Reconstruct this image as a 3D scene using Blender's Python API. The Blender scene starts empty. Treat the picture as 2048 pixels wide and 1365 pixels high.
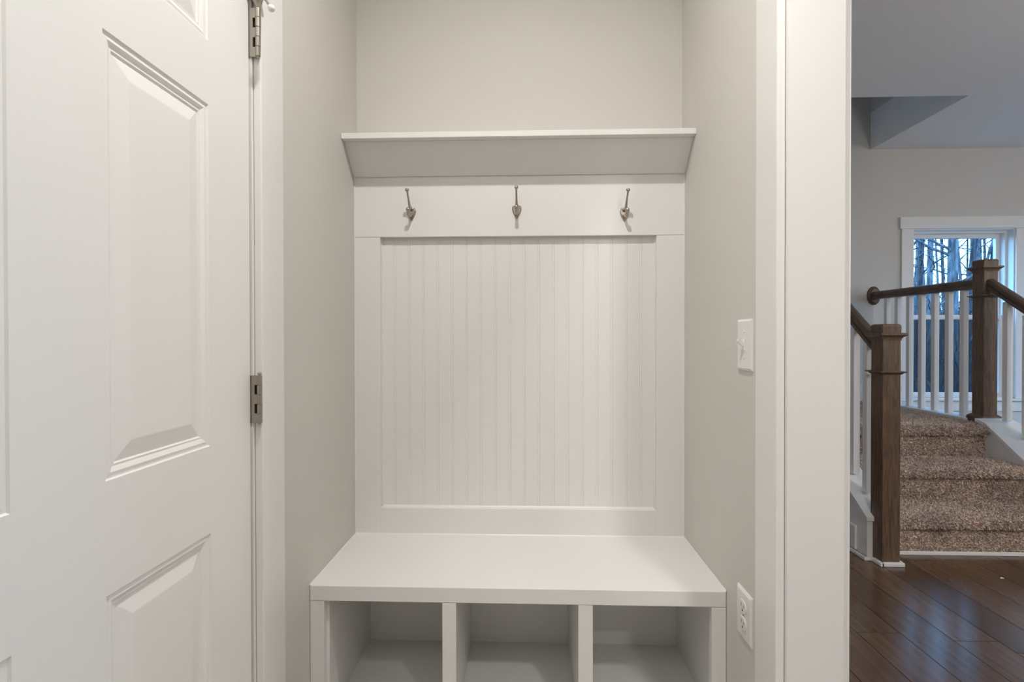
import bpy, bmesh, math, random
import numpy as np
from mathutils import Vector, Matrix
random.seed(7); RNG = np.random.default_rng(7)
S = bpy.context.scene
COL = S.collection

# ------------------------------------------------------------------ camera
F_PX = 1009.565; YAW = .0332; PIT = -.00725; ROL = -.00131
CAMZ = 1.075
cam = bpy.data.cameras.new('camera'); cam.sensor_width = 36.0; cam.lens = F_PX/2048*36
cam.clip_start = .02; cam.clip_end = 300
co = bpy.data.objects.new('camera', cam); COL.objects.link(co); S.camera = co
cy, sy, cp, sp, cr, sr = math.cos(YAW), math.sin(YAW), math.cos(PIT), math.sin(PIT), math.cos(ROL), math.sin(ROL)
fw = Vector((-sy*cp, cy*cp, sp)); rt = Vector((cy, sy, 0)); up = rt.cross(fw)
rt2 = rt*cr + up*sr; up2 = -rt*sr + up*cr
M = Matrix((rt2, up2, -fw)).transposed().to_4x4(); M.translation = Vector((.0354, 0, CAMZ))
co.matrix_world = M

# ------------------------------------------------------------------ world, lights, exposure
w = bpy.data.worlds.new('daylight'); S.world = w; w.use_nodes = True
nt = w.node_tree; bg = nt.nodes['Background']
tc = nt.nodes.new('ShaderNodeTexCoord'); sep = nt.nodes.new('ShaderNodeSeparateXYZ')
rp = nt.nodes.new('ShaderNodeValToRGB')
nt.links.new(tc.outputs['Generated'], sep.inputs[0]); nt.links.new(sep.outputs['Z'], rp.inputs[0])
rp.color_ramp.elements[0].position = 0; rp.color_ramp.elements[0].color = (.25, .60, 1, 1)
rp.color_ramp.elements[1].position = .9; rp.color_ramp.elements[1].color = (.16, .47, 1, 1)
nt.links.new(rp.outputs[0], bg.inputs[0]); bg.inputs[1].default_value = 10.0

def lamp(name, loc, size, watts, col=(1, .975, .945), rot=(0, 0, 0), shape='DISK', spread=180):
    l = bpy.data.lights.new(name, 'AREA'); l.shape = shape; l.size = size; l.energy = watts; l.color = col
    l.spread = math.radians(spread)
    o = bpy.data.objects.new(name, l); o.location = loc; o.rotation_euler = rot; COL.objects.link(o); return o
lamp('recessed_light_mudroom', (0, .60, 2.595), .065, 15, spread=158)
lamp('added_fill_mudroom', (0, -.75, 2.59), .6, 6.5, shape='SQUARE')  # added soft fill behind the camera, evens out the niche
lamp('recessed_light_kitchen', (.98, -.5, 2.595), .15, 18)
lamp('recessed_light_kitchen', (1.14, -1.6, 2.595), .15, 17)
def fill_point(name, loc, watts, col):  # unseen point fills added to brighten the hall
    l = bpy.data.lights.new(name, 'POINT'); l.energy = watts; l.color = col; l.shadow_soft_size = .12
    o = bpy.data.objects.new(name, l); o.location = loc; COL.objects.link(o); return o
fill_point('added_fill_hall', (4.4, -.4, 2.0), 27, (1, .98, .97))  # added fill for the hall walls, no fixture known here
fill_point('added_fill_hall', (5.3, 1.0, 2.0), 24, (1, .98, .97))  # second added hall fill, nearer the right wall
fill_point('added_fill_hall_ceiling', (3.2, .85, 1.7), 36, (1, .97, .94))  # added fill, hung low to throw light up onto the hall ceiling

S.view_settings.view_transform = 'Standard'; S.view_settings.look = 'None'
S.view_settings.gamma = 1; S.view_settings.use_curve_mapping = False
S.view_settings.exposure = 0.0

# ------------------------------------------------------------------ materials
def mat(name, col, rough=.5, metal=0, spec=.5):
    m = bpy.data.materials.new(name); m.use_nodes = True
    b = m.node_tree.nodes['Principled BSDF']
    b.inputs['Base Color'].default_value = (*col, 1); b.inputs['Roughness'].default_value = rough
    b.inputs['Metallic'].default_value = metal; b.inputs['Specular IOR Level'].default_value = spec
    return m, m.node_tree, b
def add_bump(nt, b, scale, strength, dist=.002, detail=3, coord='Object', stretch=None):
    tc = nt.nodes.new('ShaderNodeTexCoord'); n = nt.nodes.new('ShaderNodeTexNoise'); bp = nt.nodes.new('ShaderNodeBump')
    src = tc.outputs[coord]
    if stretch:
        mp = nt.nodes.new('ShaderNodeMapping'); mp.inputs['Scale'].default_value = stretch
        nt.links.new(src, mp.inputs[0]); src = mp.outputs[0]
    nt.links.new(src, n.inputs['Vector']); n.inputs['Scale'].default_value = scale; n.inputs['Detail'].default_value = detail
    nt.links.new(n.outputs['Fac'], bp.inputs['Height']); bp.inputs['Strength'].default_value = strength
    bp.inputs['Distance'].default_value = dist; nt.links.new(bp.outputs[0], b.inputs['Normal'])
    return n
def paint(name, col, rough, bscale=220, bstr=.12):
    m, nt, b = mat(name, col, rough)
    n = add_bump(nt, b, bscale, bstr, .0006)
    tc = nt.nodes.new('ShaderNodeTexCoord'); n2 = nt.nodes.new('ShaderNodeTexNoise'); n2.inputs['Scale'].default_value = 2.2
    mx = nt.nodes.new('ShaderNodeMix'); mx.data_type = 'RGBA'
    mx.inputs[6].default_value = (*[c*.985 for c in col], 1); mx.inputs[7].default_value = (*[min(1, c*1.01) for c in col], 1)
    nt.links.new(tc.outputs['Object'], n2.inputs['Vector']); nt.links.new(n2.outputs['Fac'], mx.inputs[0])
    nt.links.new(mx.outputs[2], b.inputs['Base Color'])
    return m
WALL = paint('warm_grey_wall_paint', (.655, .63, .585), .75, 260, .25)
TRIM = paint('white_semigloss_trim_paint', (.80, .785, .76), .38, 90, .05)
DOORP = paint('white_door_paint', (.80, .79, .765), .42, 160, .06)
CEIL = paint('white_ceiling_paint', (.86, .86, .855), .9, 200, .3)
PLATE = mat('white_plastic', (.80, .79, .77), .3)[0]
DARK = mat('dark_gap', (.01, .01, .01), .8)[0]
NICK, nt_, b_ = mat('satin_nickel', (.42, .375, .32), .30, 1); add_bump(nt_, b_, 300, .15, .0004)
NICKD = mat('satin_nickel_hinge', (.42, .385, .33), .42, 1)[0]
RUBBER = mat('white_rubber', (.82, .76, .74), .5)[0]

def wood(name, c1, c2, rough, stretch, scale=14, bump=.25, vary=0.0, spec=.5):
    m, nt, b = mat(name, c1, rough, spec=spec)
    tc = nt.nodes.new('ShaderNodeTexCoord'); mp = nt.nodes.new('ShaderNodeMapping'); mp.inputs['Scale'].default_value = stretch
    oi = nt.nodes.new('ShaderNodeObjectInfo'); ad = nt.nodes.new('ShaderNodeVectorMath'); ad.operation = 'ADD'
    sc = nt.nodes.new('ShaderNodeMath'); sc.operation = 'MULTIPLY'; sc.inputs[1].default_value = 37.0
    nt.links.new(oi.outputs['Random'], sc.inputs[0]); nt.links.new(sc.outputs[0], ad.inputs[1])
    nt.links.new(tc.outputs['Object'], mp.inputs[0]); nt.links.new(mp.outputs[0], ad.inputs[0])
    n = nt.nodes.new('ShaderNodeTexNoise'); n.inputs['Scale'].default_value = scale; n.inputs['Detail'].default_value = 8
    n.inputs['Distortion'].default_value = .6
    nt.links.new(ad.outputs[0], n.inputs['Vector'])
    rp = nt.nodes.new('ShaderNodeValToRGB'); rp.color_ramp.elements[0].position = .34; rp.color_ramp.elements[1].position = .68
    rp.color_ramp.elements[0].color = (*c1, 1); rp.color_ramp.elements[1].color = (*c2, 1)
    nt.links.new(n.outputs['Fac'], rp.inputs[0])
    hv = nt.nodes.new('ShaderNodeHueSaturation'); nt.links.new(rp.outputs[0], hv.inputs['Color'])
    mr = nt.nodes.new('ShaderNodeMapRange'); mr.inputs[3].default_value = 1-vary; mr.inputs[4].default_value = 1+vary
    nt.links.new(oi.outputs['Random'], mr.inputs[0]); nt.links.new(mr.outputs[0], hv.inputs['Value'])
    nt.links.new(hv.outputs[0], b.inputs['Base Color'])
    bp = nt.nodes.new('ShaderNodeBump'); bp.inputs['Strength'].default_value = bump; bp.inputs['Distance'].default_value = .0015
    nt.links.new(n.outputs['Fac'], bp.inputs['Height']); nt.links.new(bp.outputs[0], b.inputs['Normal'])
    return m
NEWEL = wood('dark_stained_oak', (.076, .045, .028), (.175, .108, .067), .38, (9, 9, .7), 14, .3)
RAILW = wood('dark_stained_rail', (.058, .036, .025), (.13, .082, .053), .32, (9, .9, .9), 12, .2)
PLANK = wood('dark_walnut_flooring', (.078, .041, .022), (.128, .070, .038), .23, (7, .6, 1), 6, .02, .22, .75)

def carpet_mat():
    m, nt, b = mat('taupe_frieze_carpet', (.3, .22, .18), .95, spec=.1)
    tc = nt.nodes.new('ShaderNodeTexCoord')
    n = nt.nodes.new('ShaderNodeTexNoise'); n.inputs['Scale'].default_value = 130; n.inputs['Detail'].default_value = 4
    n2 = nt.nodes.new('ShaderNodeTexNoise'); n2.inputs['Scale'].default_value = 7; n2.inputs['Detail'].default_value = 3
    nt.links.new(tc.outputs['Object'], n.inputs['Vector']); nt.links.new(tc.outputs['Object'], n2.inputs['Vector'])
    rp = nt.nodes.new('ShaderNodeValToRGB'); e = rp.color_ramp.elements
    e[0].position = .36; e[0].color = (.40, .30, .25, 1); e[1].position = .66; e[1].color = (.88, .74, .64, 1)
    nt.links.new(n.outputs['Fac'], rp.inputs[0])
    hv = nt.nodes.new('ShaderNodeHueSaturation'); mr = nt.nodes.new('ShaderNodeMapRange')
    mr.inputs[1].default_value = .3; mr.inputs[2].default_value = .7; mr.inputs[3].default_value = .82; mr.inputs[4].default_value = 1.2
    nt.links.new(n2.outputs['Fac'], mr.inputs[0]); nt.links.new(mr.outputs[0], hv.inputs['Value']); nt.links.new(rp.outputs[0], hv.inputs['Color'])
    nt.links.new(hv.outputs[0], b.inputs['Base Color'])
    return m
CARPET = carpet_mat()

def glass_mat(name, tint=(.97, .98, 1)):
    m = bpy.data.materials.new(name); m.use_nodes = True; nt = m.node_tree; nt.nodes.clear()
    o = nt.nodes.new('ShaderNodeOutputMaterial'); mx = nt.nodes.new('ShaderNodeMixShader')
    t = nt.nodes.new('ShaderNodeBsdfTransparent'); t.inputs[0].default_value = (*tint, 1)
    g = nt.nodes.new('ShaderNodeBsdfGlossy'); g.inputs['Roughness'].default_value = .02
    mx.inputs[0].default_value = .02
    nt.links.new(t.outputs[0], mx.inputs[1]); nt.links.new(g.outputs[0], mx.inputs[2]); nt.links.new(mx.outputs[0], o.inputs[0])
    return m
GLASS = glass_mat('window_glass')
def screen_mat():
    m = bpy.data.materials.new('insect_screen'); m.use_nodes = True; nt = m.node_tree; nt.nodes.clear()
    o = nt.nodes.new('ShaderNodeOutputMaterial'); mx = nt.nodes.new('ShaderNodeMixShader')
    t = nt.nodes.new('ShaderNodeBsdfTransparent'); d = nt.nodes.new('ShaderNodeBsdfDiffuse'); d.inputs[0].default_value = (.03, .035, .045, 1)
    mx.inputs[0].default_value = .42
    nt.links.new(t.outputs[0], mx.inputs[1]); nt.links.new(d.outputs[0], mx.inputs[2]); nt.links.new(mx.outputs[0], o.inputs[0])
    return m
SCREEN = screen_mat()

# ------------------------------------------------------------------ helpers
def link(name, bm, m, parent=None, smooth=False):
    me = bpy.data.meshes.new(name); bm.normal_update(); bm.to_mesh(me); bm.free()
    me.materials.append(m)
    if smooth:
        me.polygons.foreach_set('use_smooth', [True]*len(me.polygons))
    o = bpy.data.objects.new(name, me); COL.objects.link(o)
    if parent is not None: o.parent = parent
    return o
def tag(o, label=None, cat=None, group=None, kind=None):
    if label: o['label'] = label
    if cat: o['category'] = cat
    if group: o['group'] = group
    if kind: o['kind'] = kind
    return o
def thing(name, loc, label, cat, group=None, rz=0):
    o = bpy.data.objects.new(name, None); COL.objects.link(o); o.location = loc; o.rotation_euler = (0, 0, rz)
    o.empty_display_size = .05
    return tag(o, label, cat, group)
def bx(bm, x0, x1, y0, y1, z0, z1, bev=0, seg=2):
    b2 = bmesh.new(); bmesh.ops.create_cube(b2, size=1)
    for v in b2.verts:
        v.co = Vector(((x0+x1)/2+v.co.x*(x1-x0), (y0+y1)/2+v.co.y*(y1-y0), (z0+z1)/2+v.co.z*(z1-z0)))
    if bev: bmesh.ops.bevel(b2, geom=list(b2.edges), offset=bev, segments=seg, affect='EDGES', profile=.5)
    me = bpy.data.meshes.new('t'); b2.to_mesh(me); b2.free(); bm.from_mesh(me); bpy.data.meshes.remove(me); return bm
def B(x0, x1, y0, y1, z0, z1, bev=0): return bx(bmesh.new(), x0, x1, y0, y1, z0, z1, bev)
def box(name, m, parent, x0, x1, y0, y1, z0, z1, bev=0):
    """box given in world coordinates; parent sits at parent.location without rotation"""
    o = off(parent)
    return link(name, B(x0-o.x, x1-o.x, y0-o.y, y1-o.y, z0-o.z, z1-o.z, bev), m, parent)
def off(parent):
    v = Vector((0, 0, 0))
    while parent is not None: v += parent.location; parent = parent.parent
    return v
def prism(bm, pts, axis, a, b):
    """pts 2D polygon; extruded along axis 'x' (pts=(y,z)), 'y' (pts=(x,z)) or 'z' (pts=(x,y)) from a to b"""
    f = {'x': lambda p, t: (t, p[0], p[1]), 'y': lambda p, t: (p[0], t, p[1]), 'z': lambda p, t: (p[0], p[1], t)}[axis]
    A = [bm.verts.new(f(p, a)) for p in pts]; Bv = [bm.verts.new(f(p, b)) for p in pts]
    n = len(pts)
    bm.faces.new(A); bm.faces.new(Bv[::-1])
    for i in range(n): bm.faces.new((A[i], Bv[i], Bv[(i+1) % n], A[(i+1) % n]))
    bmesh.ops.recalc_face_normals(bm, faces=bm.faces); return bm
def tube(bm, pts, rads, seg=10, cap=True):
    pts = [Vector(p) for p in pts]; rings = []
    n = len(pts); prev = None
    for i, p in enumerate(pts):
        t = (pts[min(i+1, n-1)]-pts[max(i-1, 0)]).normalized()
        if prev is None: u = t.orthogonal().normalized()
        else: u = (prev - t*prev.dot(t)).normalized()
        prev = u; v = t.cross(u); r = rads[i] if hasattr(rads, '__len__') else rads
        rings.append([bm.verts.new(p+(u*math.cos(a)+v*math.sin(a))*r) for a in [2*math.pi*k/seg for k in range(seg)]])
    for i in range(n-1):
        for k in range(seg): bm.faces.new((rings[i][k], rings[i][(k+1) % seg], rings[i+1][(k+1) % seg], rings[i+1][k]))
    if cap: bm.faces.new(rings[0][::-1]); bm.faces.new(rings[-1])
    return bm
def ball(bm, c, r, sx=1, sy=1, sz=1, seg=14):
    m4 = Matrix.Translation(c) @ Matrix.Diagonal((sx, sy, sz, 1))
    bmesh.ops.create_uvsphere(bm, u_segments=seg, v_segments=seg//2+2, radius=r, matrix=m4); return bm
def struct(name, bm, m, parent=None, smooth=False):
    o = link(name, bm, m, parent, smooth)
    if parent is None: o['kind'] = 'structure'
    return o

H = .534           # half width of the niche
ZC = 2.61          # ceiling height
YB = 1.634         # face of the panelling frame
YW = 1.662         # niche back wall
YF = 4.24          # hall far wall
XI, XO = .534, .642   # partition wall between mudroom and hall

# ------------------------------------------------------------------ shell: mudroom
bm = bmesh.new()
bx(bm, -.65, -H, 1.03, 1.78, 0, ZC); bx(bm, -.65, -H, .17, 1.03, 2.06, ZC); bx(bm, -.65, -H, -1.6, .17, 0, ZC)
struct('wall_left', bm, WALL)
struct('wall_back', B(-H, XI, YW, 1.78, 0, ZC), WALL)
bm = bmesh.new()
bx(bm, XI, XO, 1.0, YF, 0, ZC); bx(bm, XI, XO, -.02, 1.0, 2.09, ZC); bx(bm, XI, XO, -3.1, -.02, 0, ZC)
struct('wall_right', bm, WALL)
struct('wall_behind', B(-.65, XI, -1.72, -1.6, 0, ZC), WALL)
struct('ceiling_mudroom', B(-.65, XI, -1.72, 1.78, ZC, ZC+.1), CEIL)

# hall shell
HX = 6.4
w1 = (3.168, 3.985, .585, 1.96); w2 = (4.45, 5.27, .585, 1.96)
bm = bmesh.new()
bx(bm, XO, w1[0], YF, YF+.14, 0, 5.3); bx(bm, w1[0], w1[1], YF, YF+.14, w1[3], 5.3); bx(bm, w1[0], w1[1], YF, YF+.14, 0, w1[2])
bx(bm, w1[1], w2[0], YF, YF+.14, 0, 5.3); bx(bm, w2[0], w2[1], YF, YF+.14, w2[3], 5.3); bx(bm, w2[0], w2[1], YF, YF+.14, 0, w2[2])
bx(bm, w2[1], HX+.14, YF, YF+.14, 0, 5.3)
struct('wall_far', bm, WALL)
bm = bmesh.new()
bx(bm, HX, HX+.14, 3.9, YF, 0, ZC); bx(bm, HX, HX+.14, 2.1, 3.9, 2.08, ZC); bx(bm, HX, HX+.14, -3.1, 2.1, 0, ZC)
struct('wall_hall_right', bm, WALL)
struct('wall_hall_behind', B(XO, HX+.14, -3.24, -3.1, 0, ZC), WALL)
HXL, HXR, HYN = XO, 2.833, 3.3156     # stairwell opening in the ceiling
bm = bmesh.new()
bx(bm, XI, HX+.14, -3.24, HYN, ZC, ZC+.3); bx(bm, HXR, HX+.14, HYN, YF, ZC, ZC+.3)
struct('ceiling', bm, CEIL)
bm = bmesh.new()
bx(bm, HXR, HXR+.1, HYN-.1, YF, ZC+.3, 5.2); bx(bm, XI, HXR, HYN-.1, HYN, ZC+.3, 5.2); bx(bm, XI-.1, XI, HYN-.1, YF, ZC, 5.2)
bx(bm, XI-.1, HXR+.1, HYN-.1, YF+.14, 5.2, 5.3)
struct('wall_stairwell', bm, WALL)

# ------------------------------------------------------------------ floors
struct('floor_mudroom', B(-.65, XI+.05, -1.6, 1.78, -.05, 0), paint('pale_bounce_floor', (.52, .47, .41), .45, 60, .1))  # unseen floor, made pale to bounce light up into the cubbies
fl = struct('floor', B(XI+.05, HX+.14, -3.24, YF, -.06, -.012), DARK)
PW = .155; npl = 0; cache = {}
x = 1.38-PW*5
ends_at = {6: 1.826+1.05}
while x < HX:
    x0, x1 = max(x, XI+.052), min(x+PW, HX)
    ys = []; y = -3.1 - random.uniform(0, 1.2)
    col = round((x-1.38)/PW)
    if col == 1: y = 1.826-1.75*3
    while y < YF:
        L = 1.75 if col == 1 else random.uniform(1.3, 2.3)
        y0, y1 = max(y, -3.1), min(y+L, YF)
        if y1-y0 > .03 and x1-x0 > .02:
            key = (round(x1-x0, 3), round(y1-y0, 2))
            ob = link('plank', bx(bmesh.new(), .0014, x1-x0-.0014, .0014, y1-y0-.0014, -.012, 0), PLANK, fl)
            ob.location = (x0, y0, 0); npl += 1
        y += L
    x += PW

# ------------------------------------------------------------------ door opening on the left: casing, jamb, door
YD = 1.03          # casing edge facing the camera side
bm = bmesh.new()
bx(bm, -H, -.517, YD, YD+.094, 0, 2.16, .0025); bx(bm, -H, -.517, .075, .169, 0, 2.16, .0025); bx(bm, -H, -.517, .169, YD, 2.066, 2.16, .0025)
struct('trim_1', bm, TRIM)
bm = bmesh.new()
bx(bm, -.645, -H-.0003, YD-.006, YD+.014, 0, 2.055); bx(bm, -.645, -H-.0003, .17, .19, 0, 2.055); bx(bm, -.645, -H-.0003, .19, YD-.006, 2.04, 2.06)
bx(bm, -.595, -.583, .99, YD-.006, 0, 2.04)
struct('trim_2', bm, TRIM)

def door_panel(bm, ya, yb, za, zb, X):
    """moulded raised panel: concentric rings from the stile face inward; +X is out of the door"""
    prof = [(0, 0), (.0022, -.0026), (.0045, -.0028), (.0095, -.0020), (.0130, -.0036), (.0165, -.0056), (.0195, -.0052), (.0215, -.0074), (.0225, -.0074), (.047, -.0022), (.049, -.0020)]
    rings = []
    for d, h in prof:
        rings.append([bm.verts.new((X+h, y, z)) for y, z in ((ya+d, za+d), (yb-d, za+d), (yb-d, zb-d), (ya+d, zb-d))])
    for a, b in zip(rings, rings[1:]):
        for k in range(4): bm.faces.new((a[k], a[(k+1) % 4], b[(k+1) % 4], b[k]))
    bm.faces.new(rings[-1])
def make_door():
    X = -H-.004; bm = bmesh.new()
    y0, y1 = .195, 1.020
    cols = [(.313, .538), (.664, .889)]; rows = [(.255, .723), (.880, 1.493), (1.607, 1.83)]
    ye = [y0, cols[0][0], cols[0][1], cols[1][0], cols[1][1], y1]; ze = [.012, rows[0][0], rows[0][1], rows[1][0], rows[1][1], rows[2][0], rows[2][1], 2.036]
    for i in range(5):
        for j in range(7):
            if i in (1, 3) and j in (1, 3, 5): door_panel(bm, ye[i], ye[i+1], ze[j], ze[j+1], X)
            else:
                bm.faces.new([bm.verts.new((X, a, b)) for a, b in ((ye[i], ze[j]), (ye[i+1], ze[j]), (ye[i+1], ze[j+1]), (ye[i], ze[j+1]))])
    bmesh.ops.remove_doubles(bm, verts=bm.verts, dist=1e-5)
    bmesh.ops.recalc_face_normals(bm, faces=bm.faces)
    # body behind the moulded skin
    T = .044
    for a, b, c, d in (((X, y0, .012), (X, y1, .012), (X-T, y1, .012), (X-T, y0, .012)), ((X, y0, 2.036), (X-T, y0, 2.036), (X-T, y1, 2.036), (X, y1, 2.036)),
                       ((X, y0, .012), (X-T, y0, .012), (X-T, y0, 2.036), (X, y0, 2.036)), ((X, y1, .012), (X, y1, 2.036), (X-T, y1, 2.036), (X-T, y1, .012)),
                       ((X-T, y0, .012), (X-T, y1, .012), (X-T, y1, 2.036), (X-T, y0, 2.036))):
        bm.faces.new([bm.verts.new(p) for p in (a, b, c, d)])
    f = [f for f in bm.faces]
    if sum(1 for q in f if abs(q.normal.x) > .9 and q.calc_center_median().x > X-.001 and q.normal.x < 0) > 5:
        bmesh.ops.reverse_faces(bm, faces=f)
    return bm
door = struct('door_1', make_door(), DOORP); 
def hinge(z0, z1, first=None):
    yh = 1.0235; xh = -.5195
    bm = bmesh.new()
    # leaf with two cut-outs where the other leaf's knuckles sit
    h = (z1-z0)/5
    bx(bm, -.545, xh-.0105, yh-.0016, yh+.0016, z0, z1)
    for k in (0, 2, 4): bx(bm, xh-.0105, xh-.002, yh-.0016, yh+.0016, z0+k*h, z0+(k+1)*h)
    leaf = link('hinge', bm, NICKD, door); leaf['label'] = 'satin nickel door hinge'
    for k in range(5):
        b2 = bmesh.new(); tube(b2, [(xh, yh-.001, z0+k*h+.0006), (xh, yh-.001, z0+(k+1)*h-.0006)], .0050, 14)
        link('knuckle', b2, NICKD, leaf)
    b2 = bmesh.new(); tube(b2, [(xh, yh-.001, z0-.0025), (xh, yh-.001, z1+.004)], .003, 10); ball(b2, (xh, yh-.001, z1+.004), .0045, 1, 1, .6, 10)
    link('pin', b2, NICKD, leaf)
    b2 = bmesh.new(); bx(b2, xh-.0105, xh-.004, yh+.002, yh+.004, z0+h, z0+2*h); bx(b2, xh-.0105, xh-.004, yh+.002, yh+.004, z0+3*h, z0+4*h)
    link('knuckle_slot', b2, DARK, leaf)
hinge(1.652, 1.752); hinge(.899, .997); hinge(.22, .318)

# hinge pin door stop above the upper hinge
t = thing('door_stop', (-.5195, 1.0225, 1.7535), 'satin nickel hinge pin door stop with a white rubber tip, above the upper door hinge', 'door stop')
bm = bmesh.new(); tube(bm, [(0, 0, -.001), (0, 0, .004), (-.001, 0, .012), (-.002, 0, .022), (-.002, 0, .026)], [.0045, .006, .010, .0135, .0135], 14)
bx(bm, -.018, .020, -.005, .005, .016, .026, .002)
link('bracket', bm, NICKD, t)
bm = bmesh.new(); tube(bm, [(.012, -.002, .020), (.028, -.016, .000), (.046, -.038, -.026)], [.003, .0025, .0025], 10); link('rod', bm, NICKD, t)
bm = bmesh.new(); tube(bm, [(.045, -.037, -.0252), (.051, -.044, -.032)], [.0045, .0058], 12); ball(bm, (.051, -.044, -.032), .0070, 1, 1, 1, 12); link('rubber_tip', bm, RUBBER, t, True)
bm = bmesh.new(); tube(bm, [(-.012, -.004, .020), (-.011, -.022, .030), (-.010, -.040, .046)], [.004, .003, .003], 10); link('adjusting_screw', bm, NICKD, t)

# ------------------------------------------------------------------ cased opening to the hall
bm = bmesh.new()
YO = .998
for (a, b) in ((.517, XI), (XO, .659)):
    bx(bm, a, b, YO, YO+.094, 0, 2.18, .0035); bx(bm, a, b, -.112, -.018, 0, 2.18, .0035); bx(bm, a, b, -.018, YO, 2.086, 2.18, .0035)
struct('trim_3', bm, TRIM)
bm = bmesh.new()
bx(bm, XI+.0003, XO-.0003, YO-.008, YO+.004, 0, 2.08); bx(bm, XI+.0003, XO-.0003, -.024, -.012, 0, 2.08); bx(bm, XI, XO, -.012, YO-.008, 2.07, 2.085)
struct('trim_4', bm, TRIM)

# ------------------------------------------------------------------ bench with cubbies
ZS = .432; yf = 1.286
t = thing('mudroom_bench', (0, 1.46, 0), 'white built-in mudroom bench with three open cubbies under its seat', 'bench')
BK = 1.655
box('seat_board', TRIM, t, -.533, .533, yf, BK-.021, ZS-.040, ZS, .0018)
box('stile', TRIM, t, -.533, -.496, yf+.0008, yf+.02, 0, ZS-.0405, .001)
box('stile', TRIM, t, .497, .533, yf+.0008, yf+.02, 0, ZS-.0405, .001)
box('stile', TRIM, t, -.188, -.152, yf+.0008, yf+.02, .0, ZS-.0405, .001)
box('stile', TRIM, t, .161, .198, yf+.0008, yf+.02, .0, ZS-.0405, .001)
box('side_panel', TRIM, t, -.533, -.489, yf+.02, BK-.008, 0, ZS-.041)
box('side_panel', TRIM, t, .514, .533, yf+.02, BK-.008, 0, ZS-.041)
box('divider', TRIM, t, -.186, -.154, yf+.02, BK-.008, .076, ZS-.041)
box('divider', TRIM, t, .163, .196, yf+.02, BK-.008, .076, ZS-.041)
box('bottom_shelf', TRIM, t, -.489, .514, yf+.02, BK-.008, .057, .075)
box('bottom_rail', TRIM, t, -.496, .497, yf+.001, yf+.02, .0, .075, .001)
box('back_panel', TRIM, t, -.533, .533, BK-.008, BK+.004, 0, ZS-.041)

# ------------------------------------------------------------------ beadboard panel above the bench
t = thing('beadboard_panel', (0, 1.65, ZS), 'white framed beadboard wall panel rising from the bench to the shelf', 'wall panel')
zt = .328+CAMZ; zb = .517
box('top_rail', TRIM, t, -.5335, .5335, YB, YW, zt, 1.679, .0008)
box('bottom_rail', TRIM, t, -.449, .445, YB, YW, ZS+.0005, zb, .0008)
box('stile', TRIM, t, -.5335, -.449, YB, YW, ZS+.0005, zt-.0008, .0008)
box('stile', TRIM, t, .445, .5335, YB, YW, ZS+.0005, zt-.0008, .0008)
# 19 beaded boards, each with a rounded bead along its right edge
pitch = .0475; g0 = -.404
edges = [-.449+.0003]+[g0+pitch*k for k in range(18)]+[.445-.0003]
for a, b in zip(edges, edges[1:]):
    bm = bmesh.new(); yy = 1.655; last = b > .44
    pr = [(a, YW-.0005), (a, yy+.0010), (a+.0012, yy)] if a > -.44 else [(a, YW-.0005), (a, yy)]
    if not last:
        c = b-.0066
        pr += [(c-.0012, yy), (c, yy+.0010), (c+.0012, yy+.0003), (c+.0032, yy+.0000), (c+.0052, yy+.0003), (b-.0002, yy+.0010)]
    else: pr += [(b, yy)]
    pr += [(b-.0002, YW-.0005)]
    o = off(t); pr = [(p[0]-o.x, p[1]-o.y) for p in pr]
    prism(bm, pr, 'z', zb-o.z, zt-o.z-.0002)
    link('bead_board', bm, TRIM, t)

def caulk(pts, axis, a, b, par=None):
    o = off(par or t); bm = bmesh.new()
    k = {'z': (o.x, o.y, o.z), 'x': (o.y, o.z, o.x), 'y': (o.x, o.z, o.y)}[axis]
    prism(bm, [(p[0]-k[0], p[1]-k[1]) for p in pts], axis, a-k[2], b-k[2]); return link('caulk_line', bm, TRIM, par or t)
e_ = .0042
caulk([(-.449, 1.6549), (-.449, 1.6549-e_), (-.449+e_, 1.6549)], 'z', zb, zt)
caulk([(.445, 1.6549), (.445, 1.6549-e_), (.445-e_, 1.6549)], 'z', zb, zt)
caulk([(1.6549, zb), (1.6549-e_, zb), (1.6549, zb+e_)], 'x', -.445, .441)
e_ = .003
caulk([(-.5335, YB), (-.5335, YB-e_), (-.5335+e_, YB)], 'z', ZS, 1.60)
caulk([(.5335, YB), (.5335, YB-e_), (.5335-e_, YB)], 'z', ZS, 1.60)
caulk([(YB, ZS), (YB-e_, ZS), (YB, ZS+e_)], 'x', -.5335, .5335)
bench = next(q for q in bpy.data.objects if q.name == 'mudroom_bench')
caulk([(-.5335, ZS), (-.5335+e_, ZS), (-.5335, ZS+e_)], 'y', yf+.001, YB-.004, bench)
caulk([(.5335, ZS), (.5335-e_, ZS), (.5335, ZS+e_)], 'y', yf+.001, YB-.004, bench)

# ------------------------------------------------------------------ shelf with slanted support board
t = thing('display_shelf', (0, 1.58, 1.60), 'long white shelf on a slanted board above the coat hooks', 'shelf')
ZT = 1.697
box('shelf_board', TRIM, t, -.5335, .5335, 1.520, YW, ZT-.0175, ZT, .0012)
o = off(t); bm = bmesh.new()
pr = [(1.553, ZT-.0178), (1.634, 1.602), (1.634, 1.594), (1.6285, 1.594), (1.5435, ZT-.0178)]
pr = [(1.556, ZT-.018), (1.6335, 1.615), (1.6335, 1.599), (1.629, 1.5975), (1.545, ZT-.018)]
prism(bm, [(p[0]-o.y, p[1]-o.z) for p in pr], 'x', -.5333, .5333)
link('slanted_board', bm, TRIM, t)

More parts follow.
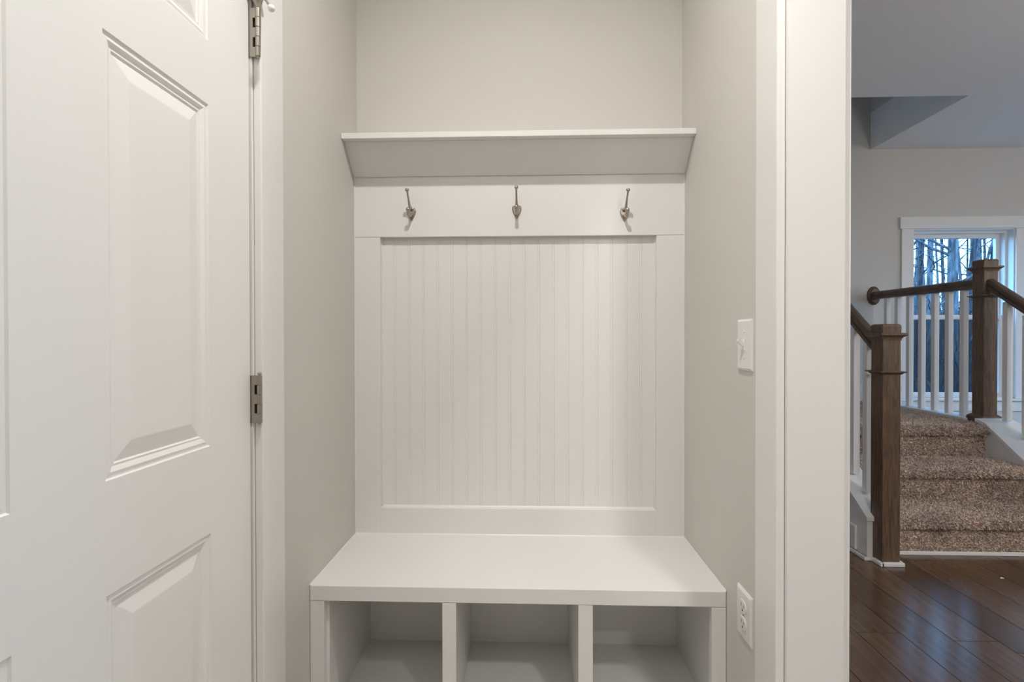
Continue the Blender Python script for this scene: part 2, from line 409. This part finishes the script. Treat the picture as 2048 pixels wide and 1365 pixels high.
# ------------------------------------------------------------------ coat hooks
def make_hook():
    t = thing('coat_hook', (-.003, YB, 1.483), None, 'coat hook', 'coat hooks under the shelf')
    # shield back plate in the XZ plane
    bm = bmesh.new()
    out = [(-.014, .013), (-.0125, .017), (-.008, .0165), (-.004, .021), (0, .0225)]
    half = [(-.0155, .008), (-.0135, -.002), (-.009, -.012), (-.004, -.021), (0, -.026)]
    left = out[::-1]+half
    pts = left + [(-x, z) for x, z in left[1:-1][::-1]]
    A = [bm.verts.new((x, -.0002, z)) for x, z in pts]; Bv = [bm.verts.new((x, -.0022, z)) for x, z in pts]; Cv = [bm.verts.new((x*.78, -.0042, z*.80)) for x, z in pts]
    n = len(pts)
    for P, Q in ((A, Bv), (Bv, Cv)):
        for k in range(n): bm.faces.new((P[k], P[(k+1) % n], Q[(k+1) % n], Q[k]))
    bm.faces.new(Cv); bm.faces.new(A[::-1]); bmesh.ops.recalc_face_normals(bm, faces=bm.faces)
    link('back_plate', bm, NICK, t)
    bm = bmesh.new(); pts = [(0, -.003, .012), (0, -.013, .012), (0, -.026, .018), (0, -.037, .032), (0, -.048, .046), (0, -.057, .056)]
    tube(bm, pts, [.0055, .0050, .0042, .0032, .0028, .0030], 12); ball(bm, (0, -.0585, .0595), .0062, 1, 1, 1)
    link('upper_prong', bm, NICK, t, True)
    bm = bmesh.new(); pts = [(0, -.003, -.006), (0, -.016, -.012), (0, -.030, -.013), (0, -.040, -.006), (0, -.043, .000)]
    tube(bm, pts, [.0055, .0048, .0042, .0036, .0036], 12); ball(bm, (0, -.0440, .002), .0072)
    link('lower_prong', bm, NICK, t, True)
    for z in (.0085, -.0165):
        bm = bmesh.new(); ball(bm, (0.0095 if z > 0 else 0, -.0042, z), .0024, 1, .5, 1, 8)
        link('screw', bm, NICKD, t)
    return t
def dup(root):
    r = root.copy(); COL.objects.link(r)
    for ch in root.children:
        c = ch.copy(); COL.objects.link(c); c.parent = r
        for g in ch.children:
            d = g.copy(); COL.objects.link(d); d.parent = c
    return r
h0 = make_hook(); h0['label'] = 'middle of the three satin nickel coat hooks under the shelf'
h1 = dup(h0); h1.location = (-.346, YB, 1.479); h1['label'] = 'left satin nickel coat hook under the shelf, on the door side'
h2 = dup(h0); h2.location = (.343, YB, 1.471); h2['label'] = 'right satin nickel coat hook under the shelf, on the light switch side'

# ------------------------------------------------------------------ light switch and outlet on the right niche wall
def plate_bm(w, h, d, cut=None):
    bm = bmesh.new()
    A = [(0, -w/2, -h/2), (0, w/2, -h/2), (0, w/2, h/2), (0, -w/2, h/2)]
    R1 = [bm.verts.new(p) for p in A]; R2 = [bm.verts.new((-d*.45, y*1, z*1)) for _, y, z in A]
    R3 = [bm.verts.new((-d, y-math.copysign(.005, y), z-math.copysign(.005, z))) for _, y, z in A]
    for P, Q in ((R1, R2), (R2, R3)):
        for k in range(4): bm.faces.new((P[k], P[(k+1) % 4], Q[(k+1) % 4], Q[k]))
    bm.faces.new(R3); bm.faces.new(R1[::-1]); bmesh.ops.recalc_face_normals(bm, faces=bm.faces); return bm
yp = 1.174
t = thing('light_switch', (H, yp, 1.057), 'white toggle light switch on the right niche wall above the outlet', 'light switch')
link('wall_plate', plate_bm(.078, .117, .006), PLATE, t)
bm = bmesh.new(); bx(bm, -.0078, -.0055, -.0065, .0065, -.0125, .0125, .0008); link('toggle_collar', bm, PLATE, t)
bm = bmesh.new(); prism(bm, [(-.006, -.004), (-.006, .0055), (-.019, .0135), (-.021, .0085), (-.0125, -.001)], 'y', -.0045, .0045); link('toggle', bm, PLATE, t)
for z in (.030, -.030):
    bm = bmesh.new(); ball(bm, (-.006, 0, z), .0032, .35, 1, 1, 10); bx(bm, -.0074, -.0069, -.0026, .0026, z-.0004, z+.0004); link('screw', bm, PLATE, t)
t = thing('electrical_outlet', (H, yp, .435), 'white duplex electrical outlet on the right niche wall beside the bench seat', 'outlet')
link('wall_plate', plate_bm(.078, .112, .006), PLATE, t)
for z in (.0195, -.0195):
    bm = bmesh.new()
    pts = []
    for k in range(24):
        a = 2*math.pi*k/24; y, zz = .0172*math.cos(a), .0172*math.sin(a); zz = max(-.0142, min(.0142, zz)); pts.append((y, z+zz))
    prism(bm, pts, 'x', -.0082, -.0050); s = link('socket', bm, PLATE, t)
    bm = bmesh.new(); bx(bm, -.0085, -.0080, .0055, .0070, z-.001, z+.0075); bx(bm, -.0085, -.0080, -.0070, -.0055, z-.001, z+.0062)
    tube(bm, [(-.0080, 0, z-.008), (-.0085, 0, z-.008)], .0024, 10); link('slot', bm, DARK, s)
bm = bmesh.new(); ball(bm, (-.006, 0, 0), .003, .4, 1, 1, 10); link('screw', bm, NICK, t)

# ------------------------------------------------------------------ staircase
TR, RU, LZ = .18, .2625, .54
YR = [2.555, 2.8175, 3.08]
SX0, SX1 = 1.79, 2.735
def tufts(P, Nn, area_density, areas, tris, L=.011, wd=.0032):
    """P: list of quads (4 corners, normal) -> scatter yarn tufts, returns verts, faces arrays"""
    V = []; Fc = []; base = 0
    for (a, u, v, n) in P:
        a, u, v, n = map(np.array, (a, u, v, n))
        cnt = int(np.linalg.norm(np.cross(u, v))*area_density)
        s, t_ = RNG.random((2, cnt)); p = a+np.outer(s, u)+np.outer(t_, v)
        th = RNG.random(cnt)*math.pi
        un, vn = u/np.linalg.norm(u), v/np.linalg.norm(v)
        d = np.outer(np.cos(th), un)+np.outer(np.sin(th), vn)
        lean = RNG.normal(0, .55, (cnt, 3)); top = n+lean; top /= np.linalg.norm(top, axis=1)[:, None]
        ln = L*RNG.uniform(.6, 1.3, cnt)[:, None]; wv = wd*RNG.uniform(.7, 1.3, cnt)[:, None]
        q = np.stack([p-d*wv, p+d*wv, p+top*ln+d*wv*.7, p+top*ln-d*wv*.7], 1).reshape(-1, 3)
        V.append(q); idx = base+np.arange(cnt)[:, None]*4+np.array([0, 1, 2, 3]); Fc.append(idx); base += cnt*4
    return np.concatenate(V), np.concatenate(Fc)
def carpet(name, bm, quads, dens, parent, L=.011):
    me0 = bpy.data.meshes.new('t'); bm.to_mesh(me0); bm.free()
    v0 = [tuple(v.co) for v in me0.vertices]; f0 = [tuple(p.vertices) for p in me0.polygons]; bpy.data.meshes.remove(me0)
    V, Fc = tufts(quads, None, dens, None, None, L)
    me = bpy.data.meshes.new(name)
    n0 = len(v0); verts = v0+[tuple(x) for x in V.tolist()]; faces = f0+[tuple(i+n0 for i in q) for q in Fc.tolist()]
    me.from_pydata(verts, [], faces); me.materials.append(CARPET); me.update()
    o = bpy.data.objects.new(name, me); COL.objects.link(o); o.parent = parent
    return o
st = thing('staircase', (0, 0, 0), 'carpeted staircase of three steps up to a landing below the hall window', 'staircase')
for i in range(3):
    y0 = YR[i]; z0 = TR*i; z1 = TR*(i+1)
    zb_ = z0 if i else .018
    bm = B(SX0, SX1, y0, y0+.02, zb_, z1-.035)
    carpet('riser', bm, [((SX0, y0, zb_), (SX1-SX0, 0, 0), (0, 0, z1-.035-zb_), (0, -1, 0))], 62000, st, .008)
    # tread with rounded nosing
    yn = y0-.034; ye = YR[i+1] if i < 2 else 3.16
    pr = [(y0, z1-.040), (yn+.012, z1-.040), (yn+.003, z1-.034), (yn, z1-.022), (yn+.003, z1-.010), (yn+.012, z1-.002), (yn+.025, z1), (ye, z1), (ye, z1-.03)]
    bm = bmesh.new(); prism(bm, pr, 'x', SX0, SX1)
    W_ = SX1-SX0; q = []
    for (a, b) in zip(pr[1:7], pr[2:8]):
        n = np.array([0, -(b[1]-a[1]), b[0]-a[0]]); n = n/np.linalg.norm(n); n = np.array([0, -abs(n[1]) if a[0] < yn+.02 else 0, n[2]])
        q.append(((SX0, a[0], a[1]), (W_, 0, 0), (0, b[0]-a[0], b[1]-a[1]), n))
    carpet('tread', bm, q, 62000, st)
# landing
bm = B(SX0-.14, 2.80, 3.16, YF-.012, LZ-.03, LZ)
carpet('landing', bm, [((SX0-.14, 3.16, LZ), (2.80-SX0+.14, 0, 0), (0, YF-.012-3.16, 0), (0, 0, 1))], 38000, st)
box('riser_shoe', TRIM, st, SX0, 2.79, YR[0]-.014, YR[0]-.001, 0, .017, .002)
# upper flight going left from the landing
for k in range(4):
    xa = 1.65-.26*k
    link('upper_step', bx(bmesh.new(), XO+.01, xa, 3.20, YF-.012, LZ+.18*k, LZ+.18*(k+1), .01), CARPET, st)
# left knee wall: sloped top
sl = TR/RU
kt = lambda y: .195+sl*(y-2.487)
KX0, KX1 = 1.668, 1.788
bm = bmesh.new(); prism(bm, [(2.487, 0), (2.487, kt(2.487)), (3.14, kt(3.14)), (3.14, 0)], 'x', KX0, KX1-.0); link('knee_wall', bm, TRIM, st)
bm = bmesh.new(); prism(bm, [(2.477, kt(2.477)), (3.14, kt(3.14)), (3.14, kt(3.14)+.018), (2.477, kt(2.477)+.018)], 'x', KX0-.008, KX1+.004); link('knee_wall_cap', bm, TRIM, st)
box('landing_wall', TRIM, st, KX0, KX1, 3.141, 3.20, 0, LZ-.031)
box('baseboard', TRIM, st, KX0-.012, KX0-.0002, 2.56, YF-.01, .016, .135, .003)
box('shoe_moulding', TRIM, st, KX0-.024, KX0-.0122, 2.478, YF-.01, 0, .016, .003)
box('shoe_moulding', TRIM, st, KX0-.024, 1.692, 2.468, 2.4865, 0, .016, .003)
# wall carrying the landing, right side
box('landing_fascia', TRIM, st, 2.80, 2.92, 3.08, YF-.012, 0, LZ+.004, .002)
box('landing_curb', TRIM, st, 2.788, 2.925, 3.272, YF-.012, LZ+.005, LZ+.024, .003)
kr = lambda y: LZ+.02+sl*(y-3.10)
bm = bmesh.new(); prism(bm, [(2.47, 0), (2.47, kr(2.47)), (3.08, kr(3.08)), (3.08, 0)], 'x', 2.736, 2.92); link('knee_wall', bm, TRIM, st)
bm = bmesh.new(); prism(bm, [(2.46, kr(2.46)), (3.08, kr(3.08)), (3.14, LZ+.024), (3.14, LZ+.042), (3.075, kr(3.08)+.02), (2.46, kr(2.46)+.018)], 'x', 2.730, 2.93); link('knee_wall_cap', bm, TRIM, st)

# ------------------------------------------------------------------ newel posts
def make_newel(height, ytype, label, zbase, x, y, plinth=True, mz=None):
    wv = .0817
    t = thing('newel_post', (x+wv/2, y+wv/2, zbase), label, 'newel post', 'dark stained newel posts of the stair')
    h = wv/2; top = height
    link('shaft', bx(bmesh.new(), -h, h, -h, h, 0, top-.075, .0012), NEWEL, t)
    bm = bmesh.new(); e = .0
    # square mouldings: list of (halfwidth, z)
    def sq(bm, prof):
        R = [[bm.verts.new((sx*a, sy*a, z)) for sx, sy in ((-1, -1), (1, -1), (1, 1), (-1, 1))] for a, z in prof]
        for P, Q in zip(R, R[1:]):
            for k in range(4): bm.faces.new((P[k], P[(k+1) % 4], Q[(k+1) % 4], Q[k]))
        bm.faces.new(R[0][::-1]); bm.faces.new(R[-1]); return bm
    sq(bm, [(h+.002, top-.078), (h+.003, top-.070), (h+.008, top-.062), (h+.015, top-.057), (h+.020, top-.053), (h+.020, top-.044), (h+.006, top-.042)])
    link('cap_moulding', bm, NEWEL, t)
    bm = bmesh.new(); sq(bm, [(h+.001, top-.0425), (h+.002, top-.012), (h-.001, top-.004), (h-.008, top)]); link('cap_block', bm, NEWEL, t)
    z = mz
    bm = bmesh.new(); sq(bm, [(h, z-.008), (h+.004, z-.006), (h+.009, z), (h+.018, z+.003), (h+.018, z+.008), (h+.004, z+.010), (h, z+.011)]); link('collar_moulding', bm, NEWEL, t)
    if plinth:
        bm = bmesh.new(); sq(bm, [(h+.019, 0), (h+.019, .034), (h+.014, .042), (h+.004, .050), (h, .052)]); link('plinth', bm, NEWEL, t)
    return t
n1 = make_newel(1.136, 0, 'dark stained newel post standing on the hall floor at the foot of the stairs', 0, 1.6941, 2.4214, False, .905)
n2 = make_newel(1.551-LZ-.004, 0, 'dark stained newel post on the landing in front of the window', LZ+.0045, 2.8187, 3.183, True, 1.318-LZ)
n3 = make_newel(1.551-LZ, 0, 'dark newel post at the upper end of the left sloping handrail', LZ-.03, 1.6941, 3.205, False, 1.318-LZ)
# white shoe around the first newel
t = box('shoe_moulding', TRIM, None, 1.682, 1.788, 2.404, 2.4212, 0, .018, .003); 
t.parent = st; t.name = 'shoe_moulding'
t = box('shoe_moulding', TRIM, st, 1.6762, 1.6938, 2.404, 2.468, 0, .018, .003)
box('shoe_moulding', TRIM, st, 1.7762, 1.79, 2.4213, 2.535, 0, .018, .003)
box('newel_trim_board', TRIM, st, 1.7762, 1.7895, 2.45, 2.5545, .018, .22, .001)

# ------------------------------------------------------------------ railings
BW = .032
def rail_profile(s=1.0):
    return [(-.028, -.030), (.028, -.030), (.030, -.012), (.024, -.006), (.029, .006), (.028, .020), (.018, .030), (0, .033), (-.018, .030), (-.028, .020), (-.029, .006), (-.024, -.006), (-.030, -.012)]
def rail_bm(x, ya, za, yb, zb, org):
    bm = bmesh.new(); pr = rail_profile()
    A = [bm.verts.new((x+p-org.x, ya-org.y, za+q-org.z)) for p, q in pr]; Bv = [bm.verts.new((x+p-org.x, yb-org.y, zb+q-org.z)) for p, q in pr]
    n = len(pr); bm.faces.new(A); bm.faces.new(Bv[::-1])
    for k in range(n): bm.faces.new((A[k], Bv[k], Bv[(k+1) % n], A[(k+1) % n]))
    bmesh.ops.recalc_face_normals(bm, faces=bm.faces); return bm
def baluster(parent, x, y, z0, z1):
    o = off(parent); b = link('baluster', bx(bmesh.new(), -BW/2, BW/2, -BW/2, BW/2, 0, z1-z0, .0015), TRIM, parent); b.location = (x-o.x, y-o.y, z0-o.z); return b
# a) left sloping rail
xr = 1.735
t = thing('stair_railing', (xr, 2.80, kt(2.80)+.018), 'sloping dark handrail with white balusters on the left side of the stairs', 'railing', 'stair railings')
rz = lambda y: 1.040+.80*(y-2.52)
ybk = 3.204
link('handrail', rail_bm(xr, 2.5032, rz(2.5032), ybk, rz(ybk), off(t)), RAILW, t)
y = 2.588
while y < 3.14:
    baluster(t, xr, y, kt(y+BW/2)+.019, rz(y)-.031-.72*BW/2); y += .1
# b) landing rail to the far wall
xl = 2.860
t = thing('stair_railing', (xl, 3.7, LZ+.024), 'level dark handrail with white balusters along the landing, ending at the wall by the window', 'railing', 'stair railings')
link('handrail', rail_bm(xl, 3.265, 1.408, YF-.024, 1.412, off(t)), RAILW, t)
for k in range(8):
    y = 3.373+.1172*k
    if y < YF-.05: baluster(t, xl, y, LZ+.0242, 1.377)
o = off(t); bm = bmesh.new()
R = []
for sc, yy in ((1, 0), (1, -.010), (.93, -.015), (.80, -.018), (.72, -.024), (.60, -.024)):
    R.append([bm.verts.new((xl-o.x+.052*sc*math.cos(a), YF-.0005+yy-o.y, 1.412-o.z+.076*sc*math.sin(a))) for a in [2*math.pi*k/36 for k in range(36)]])
for P, Q in zip(R, R[1:]):
    for k in range(36): bm.faces.new((P[k], P[(k+1) % 36], Q[(k+1) % 36], Q[k]))
bm.faces.new(R[-1]); bm.faces.new(R[0][::-1]); bmesh.ops.recalc_face_normals(bm, faces=bm.faces)
link('rosette', bm, RAILW, t)
# c) right sloping rail from the landing newel towards the room
t = thing('stair_railing', (xl, 2.8, kr(2.8)+.02), 'sloping dark handrail with white balusters on the right side, falling from the landing newel', 'railing', 'stair railings')
rr = lambda y: 1.391+.70*(y-3.174)
link('handrail', rail_bm(xl, 2.36, rr(2.36), 3.1825, rr(3.1825), off(t)), RAILW, t)
for y in (3.075, 2.955, 2.835, 2.715, 2.595):
    baluster(t, xl, y, kr(y+BW/2)+.021, rr(y)-.031-.7*BW/2)
# newel at foot of the right rail
make_newel(1.136, 0, 'dark newel post at the lower end of the right sloping handrail', 0, 2.8187, 2.385, False, .905)

# ------------------------------------------------------------------ windows in the far wall
def make_window(name, w, dress=True):
    x0, x1, z0, z1 = w; yg = YF+.085
    bm = bmesh.new()   # jamb liner
    bx(bm, x0, x0+.012, YF-.001, YF+.13, z0, z1); bx(bm, x1-.012, x1, YF-.001, YF+.13, z0, z1); bx(bm, x0+.012, x1-.012, YF-.001, YF+.13, z1-.012, z1)
    fr = struct(name, bm, TRIM)
    c = .092
    box('side_casing', TRIM, fr, x0-c, x0+.004, YF-.018, YF-.0005, z0-.012, z1-.004, .002)
    box('side_casing', TRIM, fr, x1-.004, x1+c, YF-.018, YF-.0005, z0-.012, z1-.004, .002)
    box('head_casing', TRIM, fr, x0-c-.015, x1+c+.015, YF-.023, YF-.0005, z1-.0035, z1+.092, .002)
    box('sill', TRIM, fr, x0-c-.018, x1+c+.018, YF-.045, YF+.13, z0-.03, z0-.0125, .003)
    box('apron', TRIM, fr, x0-c, x1+c, YF-.016, YF-.0005, z0-.115, z0-.0305, .002)
    zm = 1.235; xa, xb = x0+.012, x1-.012
    # frame stops
    bm = bmesh.new(); bx(bm, xa, xa+.018, yg-.03, yg+.04, z0-.012, z1-.012); bx(bm, xb-.018, xb, yg-.03, yg+.04, z0-.012, z1-.012); bx(bm, xa+.018, xb-.018, yg-.03, yg+.04, z1-.030, z1-.012)
    link('window_frame', bm, TRIM, fr)
    # upper sash (outer), lower sash (inner)
    for nm, yy, a, b in (('upper_sash', yg+.012, zm-.018, z1-.030), ('lower_sash', yg-.020, z0-.012, zm+.020)):
        s = .034; bm = bmesh.new(); l, r = xa+.018, xb-.018
        bx(bm, l, l+s, yy, yy+.028, a, b, .002); bx(bm, r-s, r, yy, yy+.028, a, b, .002); bx(bm, l+s, r-s, yy, yy+.028, b-.034, b, .002); bx(bm, l+s, r-s, yy, yy+.028, a, a+.038, .002)
        sh = link(nm, bm, TRIM, fr)
        link('pane', B(l+s, r-s, yy+.012, yy+.016, a+.038, b-.034), GLASS, sh)
        if nm == 'lower_sash': link('insect_screen', B(l, r, yg+.042, yg+.0425, z0-.01, zm), SCREEN, fr)
make_window('window_1', w1); make_window('window_2', w2)
# patio window in the right hall wall (out of view, lets daylight in)
bm = bmesh.new()
for a, b in ((2.1, 2.16), (2.97, 3.03), (3.84, 3.9)): bx(bm, HX+.03, HX+.09, a, b, 0.02, 2.08)
bx(bm, HX+.03, HX+.09, 2.16, 3.84, 2.0, 2.08); bx(bm, HX+.03, HX+.09, 2.16, 3.84, 0, .1)
d3 = struct('window_3', bm, TRIM)
link('pane', B(HX+.058, HX+.062, 2.16, 2.97, .1, 2.0), GLASS, d3); link('pane', B(HX+.058, HX+.062, 3.03, 3.84, .1, 2.0), GLASS, d3)
# baseboards in the hall
bm = bmesh.new(); bx(bm, 1.80, 2.7995, YF-.0115, YF-.0003, LZ+.001, LZ+.14, .003); struct('baseboard_landing', bm, TRIM)
bm = bmesh.new(); bx(bm, 2.921, HX, YF-.014, YF-.0003, 0, .14, .003); struct('baseboard_far', bm, TRIM)

# small white scrap on the floor
F0 = Vector((2.135, 2.305, 0)); bm = bmesh.new()
vs = [bm.verts.new((a, b, c)) for a, b, c in ((-.009, 0, .0005), (.002, -.004, .002), (.010, .001, .0006), (.003, .006, .003))]; vt = [bm.verts.new(v.co+Vector((0, 0, .0012))) for v in vs]
bm.faces.new(vs[::-1]); bm.faces.new(vt)
for k in range(4): bm.faces.new((vs[k], vs[(k+1) % 4], vt[(k+1) % 4], vt[k]))
o = link('paper_scrap', bm, PLATE); o.location = F0; tag(o, 'tiny white paper scrap lying on the dark wood floor before the stairs', 'scrap')

# ------------------------------------------------------------------ outdoors
GZ = -.5
def hill(x, y): 
    d = max(0, y-6)
    return GZ + d*.085 + .12*math.sin(x*.7)+.1*math.sin(y*.9+x*.4)
gm, gnt, gb = mat('leaf_litter', (.2, .16, .13), .95, spec=.1)
gt = gnt.nodes.new('ShaderNodeTexCoord'); gn = gnt.nodes.new('ShaderNodeTexNoise'); gn.inputs['Scale'].default_value = 2.2; gn.inputs['Detail'].default_value = 9
gr = gnt.nodes.new('ShaderNodeValToRGB'); e = gr.color_ramp.elements; e[0].position = .38; e[0].color = (.008, .01, .012, 1); e[1].position = .68; e[1].color = (.10, .08, .07, 1)
gnt.links.new(gt.outputs['Object'], gn.inputs[0]); gnt.links.new(gn.outputs['Fac'], gr.inputs[0]); gnt.links.new(gr.outputs[0], gb.inputs['Base Color'])
bm = bmesh.new(); nx, ny = 60, 50; G = []
for j in range(ny+1):
    G.append([bm.verts.new((-30+110*i/nx, -30+90*j/ny, hill(-30+110*i/nx, -30+90*j/ny))) for i in range(nx+1)])
for j in range(ny):
    for i in range(nx): bm.faces.new((G[j][i], G[j][i+1], G[j+1][i+1], G[j+1][i]))
struct('ground', bm, gm, smooth=True)
def bark(name, c1, c2):
    m, nt, b = mat(name, c1, .9, spec=.2); tc = nt.nodes.new('ShaderNodeTexCoord'); mp = nt.nodes.new('ShaderNodeMapping'); mp.inputs['Scale'].default_value = (9, 9, 2)
    n = nt.nodes.new('ShaderNodeTexNoise'); n.inputs['Scale'].default_value = 2.2; n.inputs['Detail'].default_value = 7
    r = nt.nodes.new('ShaderNodeValToRGB'); r.color_ramp.elements[0].position = .38; r.color_ramp.elements[1].position = .65
    r.color_ramp.elements[0].color = (*c1, 1); r.color_ramp.elements[1].color = (*c2, 1)
    nt.links.new(tc.outputs['Object'], mp.inputs[0]); nt.links.new(mp.outputs[0], n.inputs[0]); nt.links.new(n.outputs['Fac'], r.inputs[0]); nt.links.new(r.outputs[0], b.inputs['Base Color'])
    bp = nt.nodes.new('ShaderNodeBump'); bp.inputs['Strength'].default_value = .6; bp.inputs['Distance'].default_value = .03; nt.links.new(n.outputs['Fac'], bp.inputs['Height']); nt.links.new(bp.outputs[0], b.inputs['Normal'])
    return m
BARK = bark('grey_bark', (.03, .035, .04), (.14, .15, .16)); BARKD = bark('dark_bark', (.012, .014, .018), (.055, .06, .07))
def tree(x, y, r, h, label, m, nb=10, group=None, cat='tree'):
    z = hill(x, y)-.1
    t = thing('bare_tree', (x, y, z), label, cat, group)
    bm = bmesh.new(); n = 9; px = py = 0; P = []; lx, ly = random.uniform(-.05, .05), random.uniform(-.05, .05)
    for k in range(n+1):
        f = k/n; P.append(((lx*h*f+.12*r*10*math.sin(f*5+x)*.3), ly*h*f+.02*math.sin(f*9+y), h*f))
    tube(bm, P, [r*(1.25 if k == 0 else 1-.6*k/n) for k in range(n+1)], 10)
    link('trunk', bm, m, t, True)
    bm = bmesh.new()
    for _ in range(nb):
        f = random.uniform(.1, .95); i = min(n-1, int(f*n)); p0 = Vector(P[i]).lerp(Vector(P[i+1]), f*n-i)
        a = random.uniform(0, 2*math.pi); L = random.uniform(.8, 2.4); p = p0.copy(); d = Vector((math.cos(a), math.sin(a), random.uniform(.1, .9))).normalized()
        Q = [p.copy()]; s = 6
        for k in range(s):
            d = (d+Vector((random.gauss(0, .22), random.gauss(0, .22), random.gauss(.05, .2)))).normalized(); p = p+d*L/s; Q.append(p.copy())
            if k > 0:
                e = (d+Vector((random.gauss(0, .7), random.gauss(0, .7), random.gauss(0, .6)))).normalized(); l2 = random.uniform(.2, .7)
                e2 = (e+Vector((random.gauss(0, .4), random.gauss(0, .4), random.gauss(.1, .4)))).normalized()
                tube(bm, [p, p+e*l2*.5, p+e*l2*.5+e2*l2*.5], [r*.09, r*.06, r*.025], 4, False)
        tube(bm, Q, [r*.28*(1-.8*k/s)+.003 for k in range(s+1)], 5, False)
    tag(link('branches', bm, m, t), kind='stuff')
    return t
# (px in photo, distance, radius) -> placed along those sight lines in the wood behind the house
def gx(px, y):
    dx = (px-1024)/F_PX; v = fw+rt2*dx; return .0354+v.x/v.y*y
spec_t = [(1898, 10.5, .105, 9, 'broad grey tree trunk nearest the window, straight behind the middle of the upper pane', BARK),
          (1860, 12, .07, 9, 'grey tree trunk left of the broadest trunk outside the hall window', BARK),
          (1930, 12.5, .075, 9, 'grey tree trunk right of the broadest trunk, left of the landing newel', BARKD),
          (1981, 11.5, .095, 9, 'dark tree trunk at the right edge of the upper window pane', BARKD),
          (1834, 14, .075, 9, 'tree trunk at the left edge of the upper window pane', BARKD)]
for px, y, r, h, lb, m in spec_t: tree(gx(px, y), y, r, h, lb, m, 16)
for k in range(34):
    y = random.uniform(15, 34); px = random.uniform(1800, 2050)
    tree(gx(px, y), y, random.uniform(.03, .085), 11, 'slender bare tree farther back in the wood outside the window', random.choice((BARK, BARKD)), 10, 'bare trees in the wood outside')
# undergrowth of thin stems: nobody could count it
bm = bmesh.new()
for k in range(1900):
    y = random.uniform(8, 38); x = gx(random.uniform(1790, 2060), y); z = hill(x, y)
    p = Vector((x, y, z-.05)); Q = [p]; d = Vector((random.gauss(0, .25), random.gauss(0, .25), 1)).normalized(); L = random.uniform(.5, 2.4)
    for s in range(4):
        d = (d+Vector((random.gauss(0, .25), random.gauss(0, .25), 0))).normalized(); p = p+d*L/4; Q.append(p)
    tube(bm, Q, [.012, .010, .008, .006, .003], 4, False)
tag(link('undergrowth', bm, BARKD), 'thicket of thin bare stems on the forest floor outside the window', 'undergrowth', None, 'stuff')
